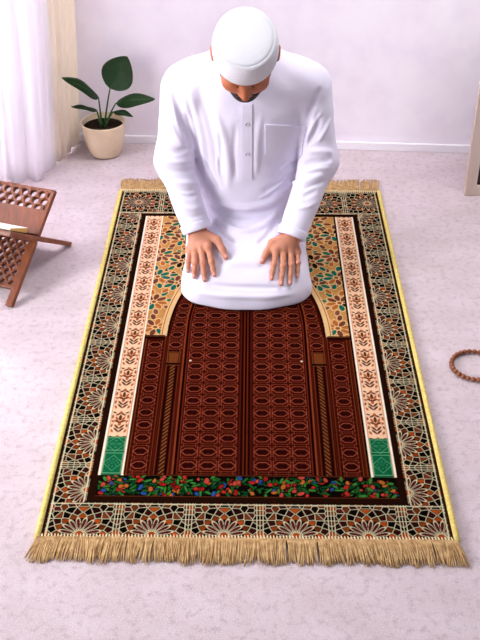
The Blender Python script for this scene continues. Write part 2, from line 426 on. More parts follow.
# cream columns with green feet
for sg in (-1, 1):
    sl = region(*sorted((sg * 0.364, sg * 0.302)), 0.196, 1.455)
    x = U[sl] * sg - 0.333; v = V[sl]
    paint(np.ones(x.shape), (246, 232, 212), sl)
    paint(ss(np.abs(x) - 0.0245), (236, 198, 164), sl)
    per = 0.092; y = (v - 0.34) % per - per / 2; dark = (96, 54, 34); rust = (178, 96, 50)
    def leaf(cx, cy, th, a, b, c):
        for m in (-1, 1):
            X = m * x - cx; Y = y - cy
            p = X * math.cos(th) + Y * math.sin(th); q = -X * math.sin(th) + Y * math.cos(th)
            paint(ss((np.sqrt((p / (1.3 * a)) ** 2 + (q / (1.35 * b)) ** 2) - 1) * b), c, sl)
    for k, yy in enumerate((-0.030, -0.018)): leaf(0.0065, yy, 0.9, 0.0075, 0.0022, dark)
    leaf(0.0, -0.006, 1.57, 0.006, 0.0032, rust); leaf(0.007, 0.002, 0.5, 0.0068, 0.0024, dark); leaf(0.0085, 0.012, 1.2, 0.007, 0.0024, rust)
    leaf(0.0, 0.016, 1.57, 0.008, 0.0028, dark); leaf(0.006, 0.030, -0.6, 0.0065, 0.0022, dark); leaf(0.0, 0.036, 1.57, 0.004, 0.003, rust)
    leaf(0.017, -0.034, 1.2, 0.005, 0.0022, rust); leaf(0.0195, -0.014, 1.7, 0.005, 0.0020, (150, 84, 48)); leaf(0.018, 0.002, 1.0, 0.0042, 0.0022, rust)
    leaf(0.020, 0.020, 1.6, 0.0055, 0.0020, (150, 84, 48)); leaf(0.0165, 0.036, 0.5, 0.004, 0.0020, dark)
    paint(ss(np.abs(np.abs(x) - 0.0245) - 0.0012), (196, 140, 100), sl)
    gcol = (22, 104, 66)
    g = np.maximum(np.abs(x) - 0.024, v - 0.331); paint(ss(g), gcol, sl)
    for (cy, hh, nfold) in ((0.237, 0.036, 8), (0.304, 0.024, 4)):
        X, Y = x, v - cy; r = np.hypot(X, Y); an = np.arctan2(Y, X)
        star = np.abs(r - 0.013 * (0.62 + 0.38 * np.cos(nfold * an))) - 0.0010
        dia = np.abs(np.abs(X) + np.abs(Y) * 0.9 - 0.024) - 0.0010
        paint(ss(np.minimum(star, dia)) * 0.75, (128, 182, 140), sl)
        paint(ss(np.abs(np.maximum(np.abs(X) - 0.0225, np.abs(Y) - hh + 0.0015)) - 0.001) * 0.8, (150, 190, 150), sl)
# field: carved door in an arch
ux = U + 0.006; au = np.abs(ux)
fld = np.maximum(au - 0.306, np.maximum(0.199 - V, V - 1.455))
sl = region(-0.304, 0.296, 0.199, 1.455)
au_, v_, ux_ = au[sl], V[sl], ux[sl]
FD = np.zeros(au_.shape + (3,)); FD[:] = (60, 16, 10)
def fp(alpha, c): 
    global FD
    c = np.asarray(c, float)
    FD = FD * (1 - alpha[..., None]) + c * alpha[..., None]
LINE = (150, 78, 52)
def medal(x, y, cw, ch, msk):
    """x,y local to a cell, half sizes cw,ch"""
    box = np.maximum(np.abs(x) - cw * 0.86, np.abs(y) - ch * 0.86)
    fp(ss(box) * msk, (68, 18, 11))
    fp(ss(np.abs(box) - 0.0007, 0.001) * msk * 0.8, LINE)
    hexa = np.maximum(np.abs(y) - ch * 0.50, np.abs(x) * 0.75 + np.abs(y) * 0.75 - cw * 0.66)
    fp(ss(np.abs(hexa) - 0.0008, 0.001) * msk, (172, 98, 72))
    lens = np.minimum(np.hypot(x - cw * 0.25, y) , np.hypot(x + cw * 0.25, y)) - ch * 0.36
    fp(ss(lens) * msk, (48, 12, 10)); fp(ss(np.abs(lens) - 0.0005, 0.001) * msk * 0.5, LINE)
    cr = np.abs(np.hypot(np.abs(x) - cw * 0.86, np.abs(y) - ch * 0.86) - ch * 0.26) - 0.0006
    fp(ss(cr, 0.001) * msk * 0.75, LINE)
ph = 0.0485
oa = np.sqrt((au_ / 0.233) ** 2 + (np.maximum(v_ - 0.757, 0) / 0.448) ** 2)     # outer arch
oa_d = (oa - 1) * 0.22
ia = np.sqrt((au_ / 0.172) ** 2 + (np.maximum(v_ - 0.80, 0) / 0.36) ** 2)      # inner arch
ia_d = (ia - 1) * 0.172
yc = (v_ - 0.206) % ph - ph / 2
# side panels and columns below the arch
side = ss(0.236 - au_) * ss(v_ - 0.757)
medal(au_ - 0.2625, yc, 0.0225, ph / 2, ss(np.abs(au_ - 0.2625) - 0.024) * ss(v_ - 0.735))
for c, w, k in ((0.3005, 0.0014, (150, 72, 34)), (0.2955, 0.0016, (104, 40, 22)), (0.2905, 0.0012, (160, 84, 44)), (0.2345, 0.0014, (140, 66, 36)), (0.229, 0.0016, (100, 34, 22)), (0.2235, 0.0014, (146, 72, 38)), (0.2175, 0.0016, (30, 8, 8)),
                (0.1945, 0.0016, (30, 8, 8)), (0.189, 0.0014, (138, 60, 34)), (0.184, 0.0016, (96, 32, 20)), (0.179, 0.0014, (150, 70, 38))):
    fp(ss(np.abs(au_ - c) - w) * ss(v_ - 0.757), np.array(k) * 0.78)
# medallions between the two arches
medal(au_ - 0.2035 + np.maximum(v_ - 0.757, 0) * 0.10, yc, 0.021, ph / 2, ss(0.69 - v_) * ss(v_ - 1.0) * ss(oa_d + 0.010) * ss(0.175 - au_ - np.maximum(v_ - 0.8, 0) * 0.1))
# rope columns with capitals
rope = ss(np.abs(au_ - 0.2055) - 0.0065) * ss(v_ - 0.625)
fp(rope, (52, 24, 14)); fp(rope * ss(np.abs(((v_ + au_ * 1.2) % 0.014) - 0.007) - 0.0034), (128, 78, 44))
cap_ = np.maximum(np.abs(au_ - 0.2055) - 0.018 - np.maximum(v_ - 0.65, 0) * 0.05, np.abs(v_ - 0.652) - 0.031)
fp(ss(cap_), (112, 62, 32)); fp(ss(np.abs(cap_ + 0.004) - 0.001), (60, 26, 14)); fp(ss(np.abs(v_ - 0.628) - 0.004) * ss(np.abs(au_ - 0.2055) - 0.02), (34, 12, 9))
# main door
main = ss(ia_d)
fp(main, (58, 16, 10))
for d0, w, k in ((0.0, 0.0022, (22, 7, 6)), (0.0055, 0.0018, (136, 66, 36)), (-0.005, 0.0014, (110, 44, 28))):
    fp(ss(np.abs(ia_d - d0) - w) * ss(-(v_ - 0.2)), k)
xm = au_ - 0.092; pw = 0.0485
xc = (xm + 1.5 * pw) % pw - pw / 2
inner = ss(ia_d + 0.010) * ss(np.abs(xm) - 1.5 * pw)
medal(xc, yc, pw / 2, ph / 2, inner)
xk = (xm + 1.5 * pw + pw / 2) % pw - pw / 2
fp(inner * ss(np.maximum(np.abs(xk) - 0.0028, np.abs(yc) - 0.013)), (92, 32, 24)); fp(inner * ss(np.abs(np.maximum(np.abs(xk) - 0.0032, np.abs(yc) - 0.0135)) - 0.0005, 0.001) * 0.8, LINE)
for c, w, k in ((0.0, 0.0018, (30, 8, 8)), (0.0045, 0.0016, (136, 58, 30)), (0.0095, 0.0016, (40, 10, 9)), (0.0145, 0.0012, (112, 44, 28))):
    fp(ss(np.abs(au_ - c) - w) * main, np.array(k) * 0.78)
# spandrels
sp = ss(0.757 - v_) * ss(-oa_d)
fp(sp, (194, 144, 86))
SPc = []
for a in np.arange(0, 0.32, 0.062):
    for b in np.arange(0.76, 1.46, 0.062): SPc.append((a + rng.uniform(-0.006, 0.006), b + rng.uniform(-0.006, 0.006)))
pal = ((34, 108, 92), (34, 108, 92), (116, 66, 52), (116, 66, 52), (134, 84, 66), (44, 30, 26), (176, 108, 56))
fp(sp * ss(np.abs(np.sin((au_ * 60 + v_ * 42)) * 0.004) - 0.0005) * 0.4, (168, 112, 62)); fp(sp * ss(np.abs(np.sin((au_ * 60 - v_ * 42)) * 0.004) - 0.0005) * 0.4, (168, 112, 62))
for (a, b) in [(0.270, 0.80), (0.285, 0.93), (0.225, 1.035), (0.285, 1.07), (0.215, 1.165), (0.285, 1.20), (0.222, 1.30), (0.29, 1.335), (0.225, 1.415), (0.15, 1.25), (0.15, 1.38), (0.08, 1.32), (0.02, 1.40)]:
    n = 8
    fp(sp * ss(np.hypot(au_ - a, v_ - b) - 0.0075), (150, 84, 56))
    for k in range(n):
        th = 2 * math.pi * k / n + 0.2; c = pal[rng.integers(len(pal))]
        for rr, A, Bq, cc in ((0.0265, 0.0160, 0.0082, c), (0.053, 0.014, 0.0078, pal[rng.integers(len(pal))])):
            t2 = th if rr < 0.04 else th + math.pi / n
            X = au_ - a - rr * math.cos(t2); Y = v_ - b - rr * math.sin(t2)
            p = X * math.cos(t2) + Y * math.sin(t2); q = -X * math.sin(t2) + Y * math.cos(t2)
            f = (np.sqrt((p / A) ** 2 + (q / Bq) ** 2) - 1) * Bq
            fp(sp * ss(f - 0.0018), (238, 204, 146)); fp(sp * ss(f), cc)
ed = ss(0.757 - v_)
fp(ed * ss(np.abs(oa_d - 0.009) - 0.0095), (226, 188, 136)); fp(ed * ss(np.abs(oa_d - 0.013) - 0.0012), (150, 92, 54)); fp(ed * ss(np.abs(oa_d + 0.003) - 0.0025), (28, 9, 8))
fp(ss(np.abs(v_ - 0.757) - 0.0045) * ss(0.237 - au_), (88, 46, 26)); fp(ss(np.abs(v_ - 0.749) - 0.004) * ss(0.237 - au_), (26, 8, 8))
fp(ss(np.hypot(au_ - 0.157, (v_ - 0.643) * 1.0) - 0.0035), (226, 214, 190))
fp(ss(np.abs(au_ - 0.3035) - 0.0016) * ss(0.757 - v_), (96, 54, 32))
IMG[sl] = FD
# fine wool variation
IMG *= (0.93 + 0.14 * rng.random((ny, nx)))[..., None]
LINC = lin(np.clip(IMG, 0, 255)) ** 1.12 * 0.80
rug = thing('prayer_rug', 'large patterned prayer rug with fringed ends lying under the kneeling person', 'rug', tuple(rug_pt(0, RL / 2, 0)))
PV = rug_pt(U.ravel(), V.ravel(), RT)
# underside ring so that the rug has thickness
k = np.arange(ny * nx).reshape(ny, nx)
F = np.stack([k[:-1, :-1], k[:-1, 1:], k[1:, 1:], k[1:, :-1]], -1).reshape(-1, 4)
ring = np.r_[k[0, :-1], k[:-1, -1], k[-1, :0:-1], k[:0:-1, 0]]
PB = PV[ring].copy(); PB[:, 2] = 0.0005
kb = len(PV) + np.arange(len(ring))
SK = np.stack([np.roll(ring, -1), ring, kb, np.roll(kb, -1)], 1)
M_rug = mat('rug_wool', (120, 60, 40), 1.0, 0.0, attr='weave', bump=(900, 0.35, 0.0015))
pile = mesh_obj('pile', np.r_[PV, PB], np.r_[F, SK], M_rug, rug, rug.location, smooth=False)
ca = pile.data.color_attributes.new('weave', 'FLOAT_COLOR', 'POINT')
allc = np.ones((len(PV) + len(PB), 4), np.float32); allc[:len(PV), :3] = LINC.reshape(-1, 3); allc[len(PV):, :3] = lin((70, 40, 28))
ca.data.foreach_set('color', allc.ravel())
tag(pile, 'woven pile patterned as a carved maroon door under an arch')
M_bind = mat('yellow_binding', (226, 206, 124), 0.8, 0.15, noise=(120, (208, 182, 100), 2), bump=(500, 0.4, 0.002))
for sg in (-1, 1):
    b = MB(); pts = [rug_pt(sg * (RW / 2 + 0.001), v, 0.0075) for v in np.linspace(-0.002, RL + 0.002, 60)]
    b.tube(pts, 0.0075, 8); tag(b.obj('side_binding', M_bind, rug, rug.location), 'yellow overcast side edge')
M_fr = mat('fringe_cotton', (204, 170, 122), 0.85, 0.1, noise=(70, (164, 126, 82), 3, 0.3, 0.7), bump=(600, 0.3, 0.002))
M_kn = mat('cream_selvedge', (222, 200, 156), 0.85, 0.1, bump=(500, 0.3, 0.002))
def fringe(v0, sgn, length):
    b = MB(); e = MB()
    n = 96
    for i in range(n):
        u = -RW / 2 + 0.004 + (RW - 0.008) * i / (n - 1)
        lean = 0.010 * (u / (RW / 2)) + random.uniform(-0.008, 0.008)
        ln = length * random.uniform(0.88, 1.08)
        bend = random.uniform(-0.003, 0.003)
        for s in range(6):
            o1 = (s - 2.5) * 0.0013; o2 = random.uniform(-0.0035, 0.0035); lz = random.uniform(0.0, 0.004)
            pts = []
            l2 = ln * random.uniform(0.86, 1.05)
            for t in (0, 0.25, 0.5, 0.75, 1.0):
                uu = u + o1 * (1 + t * 1.6) + lean * t + bend * math.sin(t * 3) + o2 * t * t
                zz = 0.0085 * (1 - t) + 0.0035 + lz * math.sin(t * math.pi)
                pts.append(rug_pt(uu, v0 + sgn * l2 * t, zz))
            b.tube(pts, [0.0015, 0.0018, 0.0019, 0.0018, 0.0011], 5)
    o = b.obj('fringe', M_fr, rug, rug.location); o['kind'] = 'stuff'
    for i in range(130):
        u = -RW / 2 + 0.003 + (RW - 0.006) * i / 129
        e.tube([rug_pt(u - 0.001, v0 - sgn * 0.010, RT + 0.001), rug_pt(u, v0 - sgn * 0.001, RT + 0.003), rug_pt(u + 0.001, v0 + sgn * 0.004, 0.006)], [0.0012, 0.0022, 0.0018], 6)
    e.tube([rug_pt(u, v0 + sgn * 0.001, 0.007) for u in np.linspace(-RW / 2, RW / 2, 40)], 0.0042, 8)
    tag(e.obj('selvedge', M_kn, rug, rug.location), 'cream knotted end cord'); return o
tag(fringe(-0.001, -1, 0.066), 'tan cotton fringe at the near end'); tag(fringe(RL + 0.001, 1, 0.100), 'tan cotton fringe at the far end')

# ------------------------------------------------------------------ the kneeling person
CX = 0.020
LYt = [2.20, 2.290, 2.302, 2.318, 2.34, 2.38, 2.42, 2.47, 2.55, 2.65, 2.78, 2.86, 2.92, 2.98, 3.2]
LZt = [0.035, 0.050, 0.062, 0.080, 0.097, 0.122, 0.146, 0.168, 0.195, 0.212, 0.215, 0.19, 0.14, 0.10, 0.08]
LWt = [0.06, 0.095, 0.125, 0.156, 0.184, 0.206, 0.205, 0.200, 0.197, 0.20, 0.205, 0.20, 0.185, 0.16, 0.12]
_yy = np.linspace(2.2, 3.2, 801); _k = np.ones(41) / 41
def _sm(a):
    q = np.interp(_yy, LYt, a); return np.convolve(np.pad(q, 20, 'edge'), _k, 'valid')
_zz, _ww = _sm(LZt), _sm(LWt)
FLOORZ = RT + 0.0025
def lap(P):
    zt = np.interp(P[:, 1], _yy, _zz); w = np.interp(P[:, 1], _yy, _ww)
    x = np.abs(P[:, 0] - CX); z = np.maximum(P[:, 2], 0)
    g = ((x / w) ** 2.7 + (z / zt) ** 2.7) ** (1 / 2.7) - 1
    d = g * np.minimum(zt, w)
    d = smax(d, 2.288 - P[:, 1], 0.05); d = smax(d, P[:, 1] - 2.90, 0.08)
    return d
def rot_about(*a): pass
# wrists sit on the lap where the photograph shows them
WR = {-1: trace(lap, 197, 231, 0.036), 1: trace(lap, 291, 237, 0.036)}
SH = {s: np.array([CX + s * 0.188, 2.63, 0.580]) for s in (-1, 1)}
EL = {s: np.array([CX + s * 0.222, 2.585, 0.365]) for s in (-1, 1)}
def sleeve(P, s):
    up = s_caps(P, SH[s], EL[s], 0.066, 0.054)
    d = (WR[s] - EL[s]); d = d / np.linalg.norm(d)
    fo = s_caps(P, EL[s], WR[s] + d * 0.03, 0.054, 0.0405)
    al = (P - WR[s]) @ d
    fo = smax(fo, al, 0.006)
    core = s_caps(P, WR[s] - d * 0.02, WR[s] + d * 0.06, 0.034, 0.034)
    a = smin(up, fo, 0.035)
    return np.maximum(a, -core)
def torso(P):
    t = s_ell(P, (CX, 2.640, 0.535), (0.192, 0.130, 0.165))
    t = smin(t, s_ell(P, (CX, 2.665, 0.34), (0.168, 0.138, 0.20)), 0.10)
    t = smin(t, s_caps(P, (CX - 0.130, 2.638, 0.594), (CX + 0.130, 2.638, 0.594), 0.074, 0.074), 0.05)
    t = smin(t, s_caps(P, (CX, 2.66, 0.60), (CX, 2.615, 0.672), 0.10, 0.066), 0.06)
    t = smin(t, s_ell(P, (CX, 2.74, 0.19), (0.195, 0.17, 0.17)), 0.09)
    return t
def robe0(P):
    d = smin(torso(P), lap(P), 0.05)
    k = np.interp(P[:, 2], (0.25, 0.42, 0.52, 0.58), (0.008, 0.010, 0.018, 0.05))
    a = np.minimum(sleeve(P, -1), sleeve(P, 1))
    return smin(d, a, k)
FOLDS = [
    ([(320, 108), (316, 126), (309, 146)], .013, -.007), ([(332, 116), (325, 131), (317, 144)], .006, .006), ([(185, 110), (190, 130), (193, 148)], .010, -.006),
    ([(183, 92), (191, 120), (197, 140)], .007, .004), ([(175, 92), (183, 118), (189, 138)], .006, -.004),
    ([(220, 120), (221, 150), (219, 185)], .007, -.004), ([(210, 130), (217, 160), (221, 188)], .006, .003),
    ([(294, 170), (276, 188), (256, 200)], .006, .005), ([(302, 172), (290, 184)], .005, -.005), ([(300, 155), (290, 165), (278, 172)], .007, -.004),
    ([(172, 100), (178, 128), (187, 143)], .006, .004), ([(160, 140), (172, 146), (188, 145)], .006, .004),
    ([(167, 187), (184, 192), (203, 188)], .006, -.004), ([(332, 168), (318, 168), (303, 173)], .006, .005), ([(329, 180), (314, 185), (300, 191)], .006, -.004),
    ([(322, 118), (315, 135), (305, 150)], .005, -.004), ([(180, 215), (194, 218), (207, 212)], .006, -.003), ([(320, 200), (306, 208), (294, 208)], .006, .003),
    ([(218, 206), (236, 213), (258, 212), (276, 203)], .005, -.005), ([(216, 216), (232, 226), (246, 228)], .005, -.005), ([(268, 222), (256, 232)], .005, .004),
    ([(222, 252), (232, 262)], .006, -.003),
    # pixel polyline, width, height (+ ridge, - groove)
    ([(170, 84), (179, 110), (187, 135), (191, 152)], .009, -.014), ([(187, 84), (196, 112), (203, 142), (207, 176)], .012, .007),
    ([(196, 84), (208, 118), (215, 150), (219, 178)], .011, -.005), ([(214, 108), (225, 138), (229, 165), (228, 194)], .012, .006),
    ([(201, 150), (212, 175), (222, 192)], .008, -.006), ([(236, 120), (234, 150), (236, 186)], .008, -.003),
    ([(160, 151), (174, 153), (190, 149)], .007, -.011), ([(157, 159), (172, 163), (196, 160)], .008, .006), ([(160, 169), (180, 172), (201, 169)], .007, -.006),
    ([(166, 180), (184, 184), (203, 181)], .009, .005), ([(170, 120), (176, 135), (184, 146)], .008, .006), ([(172, 192), (188, 198), (204, 192)], .007, -.004),
    ([(164, 100), (166, 120), (172, 142)], .010, -.004), ([(178, 205), (190, 210), (206, 205)], .008, .003),
    ([(322, 84), (312, 108), (305, 132), (301, 152)], .009, -.014), ([(334, 160), (319, 160), (302, 165)], .007, -.013), ([(335, 152), (318, 151), (304, 152)], .009, .006),
    ([(324, 108), (312, 128), (303, 146)], .008, .006), ([(318, 96), (311, 112), (306, 122)], .006, -.006), ([(326, 174), (312, 178), (298, 184)], .009, .005),
    ([(318, 190), (302, 198)], .008, -.004), ([(300, 166), (284, 180), (260, 192)], .009, -.006), ([(298, 178), (284, 190), (268, 198)], .009, .005),
    ([(262, 110), (258, 135), (256, 180)], .010, .003), 
    ([(207, 195), (226, 205), (246, 208), (268, 203), (288, 190)], .011, .014), ([(206, 202), (223, 213), (242, 217), (270, 210), (290, 197)], .009, -.015),
    ([(210, 211), (226, 226), (244, 232), (264, 226), (280, 211)], .010, .011), ([(213, 219), (226, 236), (240, 246)], .009, -.012), ([(278, 220), (268, 236), (256, 246)], .009, -.010),
    ([(208, 230), (220, 246), (236, 256)], .009, .004), ([(220, 264), (245, 262), (264, 266)], .016, .004),
    ([(204, 284), (230, 287), (268, 288), (292, 287)], .008, -.006), ([(192, 292), (222, 296), (268, 297), (300, 293)], .009, .005),
]
FOLD = []
for pl, w, a in FOLDS:
    q = np.array(pl, float); n = max(8, int(nrm(np.diff(q, axis=0)).sum() / 5))
    qq, _ = spline(q, n)
    pts = np.array([trace(robe0, x, y) for x, y in qq])
    ok = np.r_[True, nrm(np.diff(pts, axis=0)) < 0.06]
    pts = pts[ok]
    c = pts.mean(0); FOLD.append((pts, w, a, c, nrm(pts - c).max()))
def robe(P):
    d = robe0(P)
    pc = P.mean(0); pr = nrm(P - pc).max()
    big = pr > 0.2
    if big: return np.maximum(d, FLOORZ - P[:, 2])
    for pts, w, a, c, r in FOLD:
        if np.linalg.norm(pc - c) > pr + r + 3 * w: continue
        dd = np.full(len(P), 9.0)
        ss_ = np.zeros(len(P)); m = len(pts) - 1
        for i in range(m):
            ba = pts[i + 1] - pts[i]; h = np.clip(((P - pts[i]) @ ba) / max(ba @ ba, 1e-12), 0, 1)
            e = nrm(P - pts[i] - h[:, None] * ba); q = e < dd
            dd = np.where(q, e, dd); ss_ = np.where(q, (i + h) / m, ss_)
        taper = np.clip(ss_ / 0.3, 0, 1) * np.clip((1 - ss_) / 0.3, 0, 1)
        taper = taper * taper * (3 - 2 * taper)
        d = d - 2.0 * a * taper * np.exp(-(dd / (0.78 * w)) ** 2)
    d = d - 0.0012 * np.sin(P[:, 0] * 55 + np.sin(P[:, 2] * 30) * 1.5) * np.sin(P[:, 2] * 34 + P[:, 1] * 40)
    # neck opening
    d = smax(d, -s_caps(P, (CX, 2.62, 0.665), (CX, 2.56, 0.80), 0.062, 0.062), 0.012)
    d = smax(d, FLOORZ - P[:, 2], 0.006)
    return d
# --- body: head in its own frame
EB = math.radians(51)
HC = np.array([0.0145, 2.460, 0.735])
hx = np.array([1.0, 0.0, 0]); hz = np.array([0, -math.cos(EB), math.sin(EB)]); hy = np.cross(hz, hx)
hy = hy if hy[2] < 0 else -hy
hx = np.cross(hy, hz)
RH = np.stack([hx, hy, hz], 1)                 # local -> world columns
HS = 0.955                                     # head size
def h2w(p): return HC + RH @ (np.asarray(p, float) * HS)
def head_local(Q):
    d = s_ell(Q, (0, -0.006, 0.030), (0.077, 0.096, 0.086))
    d = smin(d, s_ell(Q, (0, 0.022, -0.040), (0.062, 0.066, 0.074)), 0.05)
    d = smin(d, s_ell(Q, (0, 0.060, -0.092), (0.026, 0.022, 0.022)), 0.035)
    ax = np.c_[np.abs(Q[:, 0]), Q[:, 1], Q[:, 2]]
    d = smin(d, s_caps(ax, (0.010, 0.088, 0.024), (0.048, 0.074, 0.022), 0.008, 0.006), 0.02)
    d = smax(d, -s_ell(ax, (0.032, 0.100, 0.002), (0.019, 0.018, 0.013)), 0.016)
    d = smin(d, s_ell(ax, (0.032, 0.074, -0.001), (0.0155, 0.0135, 0.012)), 0.006)
    d = smin(d, s_ell(ax, (0.040, 0.064, -0.028), (0.022, 0.018, 0.020)), 0.03)
    d = smin(d, s_caps(Q, (0, 0.084, 0.008), (0, 0.107, -0.034), 0.007, 0.0115), 0.016)
    d = smin(d, s_ell(ax, (0.012, 0.094, -0.038), (0.008, 0.010, 0.008)), 0.008)
    d = smin(d, s_caps(ax, (0.0, 0.088, -0.060), (0.020, 0.078, -0.062), 0.0055, 0.003), 0.006)
    d = smin(d, s_caps(ax, (0.0, 0.086, -0.070), (0.018, 0.077, -0.067), 0.0065, 0.003), 0.006)
    ear = s_ell(ax, (0.091, -0.016, 0.000), (0.012, 0.021, 0.033)); ear = smax(ear, -s_ell(ax, (0.102, -0.010, 0.002), (0.008, 0.012, 0.020)), 0.006)
    return smin(d, ear, 0.018)
def head(P): return head_local((P - HC) @ RH / HS) * HS
# --- hands: joints read off the photograph and laid on the lap
HAND = {}
for s, wr, fing, thumb in (
    (-1, (199, 229), [((208, 247.5), (211.5, 261.5), (214.4, 275)), ((200.8, 247), (203, 264), (204.6, 280)), ((194.4, 248), (195, 263), (194, 277)), ((189.5, 250.5), (188.7, 261.5), (187.8, 271.5))],
     ((210, 235), (217.5, 240), (222.5, 249.5), (225.8, 257.5))),
    (1, (288, 234), [((276, 250), (274, 264), (271.4, 278.5)), ((283.2, 249), (283, 266), (281, 284)), ((290.6, 250), (291, 265), (290, 283)), ((297, 252.5), (298, 263), (297.4, 276.5))],
     ((279, 237), (272, 243), (266.5, 252.5), (262, 261.5)))):
    hand = {'wrist': WR[s], 'f': [], 't': None}
    for i, (m, p, t) in enumerate(fing):
        dip = (p[0] + 0.55 * (t[0] - p[0]), p[1] + 0.55 * (t[1] - p[1]))
        hand['f'].append([trace(lap, *m, 0.021 - (0.003 if i == 3 else 0)), trace(lap, *p, 0.0195), trace(lap, *dip, 0.0125), trace(lap, *t, 0.008)])
    hand['t'] = [trace(lap, *thumb[0], 0.026), trace(lap, *thumb[1], 0.022), trace(lap, *thumb[2], 0.015), trace(lap, *thumb[3], 0.010)]
    HAND[s] = hand
FR = [(0.0098, 0.0090, 0.0080, 0.0066), (0.0102, 0.0092, 0.0082, 0.0068), (0.0098, 0.0088, 0.0078, 0.0064), (0.0086, 0.0076, 0.0068, 0.0056)]
def hand_sdf(P, s):
    H = HAND[s]; w = H['wrist']; d = None
    axis = np.mean([f[0] for f in H['f']], 0) - w
    for i, f in enumerate(H['f']):
        c = s_caps(P, w + (f[0] - w) * 0.12, f[0], 0.0165, 0.0125)
        d = c if d is None else smin(d, c, 0.014)
    d = smin(d, s_caps(P, w - axis * 0.5, w + axis * 0.12, 0.023, 0.021), 0.02)
    T_ = H['t']
    th = smin(s_caps(P, w + (T_[0] - w) * 0.35, T_[1], 0.0150, 0.0122), s_caps(P, T_[1], T_[2], 0.0118, 0.0104), 0.006)
    th = smin(th, s_caps(P, T_[2], T_[3], 0.0106, 0.0080), 0.005)
    d = smin(d, th, 0.016)
    for i, f in enumerate(H['f']):
        r = FR[i]
        g = s_caps(P, f[0], f[1], r[0], r[1])
        g = smin(g, s_caps(P, f[1], f[2], r[1], r[2]), 0.004); g = smin(g, s_caps(P, f[2], f[3], r[2], r[3]), 0.004)
        g = smin(g, nrm(P - f[1] - np.array([0, 0, 0.001])) - r[1] * 1.06, 0.004)
        d = smin(d, g, 0.006)
        d = smin(d, nrm(P - f[0] - np.array([0, 0, 0.0035])) - 0.0095, 0.010)
    return d
def body(P):
    pc = P.mean(0); pr = nrm(P - pc).max(); big = pr > 0.2
    t = s_ell(P, (CX, 2.645, 0.52), (0.165, 0.100, 0.150))
    t = smin(t, s_ell(P, (CX, 2.68, 0.34), (0.135, 0.105, 0.20)), 0.10)
    t = smin(t, s_caps(P, (CX - 0.13, 2.645, 0.590), (CX + 0.13, 2.645, 0.590), 0.054, 0.054), 0.05)
    t = smin(t, s_ell(P, (CX, 2.75, 0.20), (0.16, 0.14, 0.13)), 0.09)
    t = smin(t, s_caps(P, (CX, 2.635, 0.62), h2w((0, -0.030, -0.035)), 0.060, 0.056), 0.04)
    for s in (-1, 1):
        t = smin(t, s_caps(P, (CX + s * 0.10, 2.74, 0.165), (CX + s * 0.105, 2.385, 0.060), 0.064, 0.030), 0.03)
        t = smin(t, s_caps(P, (CX + s * 0.105, 2.38, 0.056), (CX + s * 0.08, 2.82, 0.064), 0.034, 0.034), 0.02)
        t = smin(t, s_caps(P, (CX + s * 0.08, 2.82, 0.058), (CX + s * 0.07, 2.99, 0.034), 0.034, 0.024), 0.02)
        t = smin(t, s_caps(P, SH[s], EL[s], 0.046, 0.038), 0.04)
        t = smin(t, s_caps(P, EL[s], WR[s], 0.038, 0.022), 0.02)
        if big or np.linalg.norm(pc - HAND[s]['f'][1][0]) < pr + 0.22: t = smin(t, hand_sdf(P, s), 0.012)
    if big or np.linalg.norm(pc - HC) < pr + 0.22: t = smin(t, head(P), 0.03)
    return np.maximum(t, FLOORZ - P[:, 2])

M_skin = mat('skin', (196, 132, 106), 0.5, 0.35, attr='tone', bump=(500, 0.12, 0.001), sss=0.12)
BV, BF = surface_nets(body, (-0.30, 2.23, 0.0), (0.34, 3.05, 0.87), 0.0027)
PBASE = np.array([CX, 2.62, FLOORZ])
person = mesh_obj('person', BV, BF, M_skin, base=PBASE)
tag(person, 'person in a white robe and white cap kneeling on the rug with head bowed', 'person')
skin = np.tile(lin((200, 136, 108)), (len(BV), 1))
Q = (BV - HC) @ RH / HS
hd = (nrm(BV - HC) < 0.2) & (BV[:, 2] > 0.5)
skin[hd] = lin((172, 98, 62))
def tint(w, c): 
    global skin
    w = np.clip(w, 0, 1)[:, None]; skin = skin * (1 - w) + lin(c) * w
aq = np.c_[np.abs(Q[:, 0]), Q[:, 1], Q[:, 2]]
tint(hd * (s_caps(aq, (0.013, 0.088, 0.017), (0.050, 0.073, 0.020), 0.0065, 0.0045) < 0.0045), (34, 20, 16))
tint(hd * (s_caps(aq, (0.020, 0.088, -0.006), (0.044, 0.080, -0.006), 0.0012, 0.001) < 0.0016), (84, 46, 32))
tint(hd * 0.7 * (s_caps(aq, (0.0, 0.090, -0.066), (0.018, 0.08, -0.065), 0.008, 0.005) < 0.0), (150, 78, 70))
tint(hd * 0.6 * np.exp(-(nrm(aq - np.array([0.086, -0.01, 0.0])) / 0.03) ** 2), (190, 96, 76))
for s in (-1, 1):
    for i, f in enumerate(HAND[s]['f'] + [HAND[s]['t']]):
        ax = f[3] - f[2]; ax = ax / np.linalg.norm(ax); r = 0.0065 if i < 4 else 0.0078
        tint(0.55 * np.exp(-(nrm(BV - f[3]) / 0.013) ** 2), (214, 128, 112))
        nc = f[3] + np.array([0, 0.002, 1.0]) * r * 0.85 + ax * 0.001
        loc = BV - nc; al = loc @ ax; lat = np.sqrt(np.maximum(nrm(loc) ** 2 - al ** 2, 0))
        tint(((al / 0.0062) ** 2 + (lat / (0.0048 if i < 4 else 0.006)) ** 2 < 1) * 0.75, (236, 178, 168))
        tint(0.30 * np.exp(-(nrm(BV - f[1] - np.array([0, 0, 0.008])) / 0.007) ** 2), (168, 96, 76))
        tint(0.28 * np.exp(-(nrm(BV - f[0] - np.array([0, 0, 0.010])) / 0.009) ** 2), (178, 104, 84))
ca = person.data.color_attributes.new('tone', 'FLOAT_COLOR', 'POINT')
ca.data.foreach_set('color', np.c_[skin, np.ones(len(skin))].astype(np.float32).ravel())

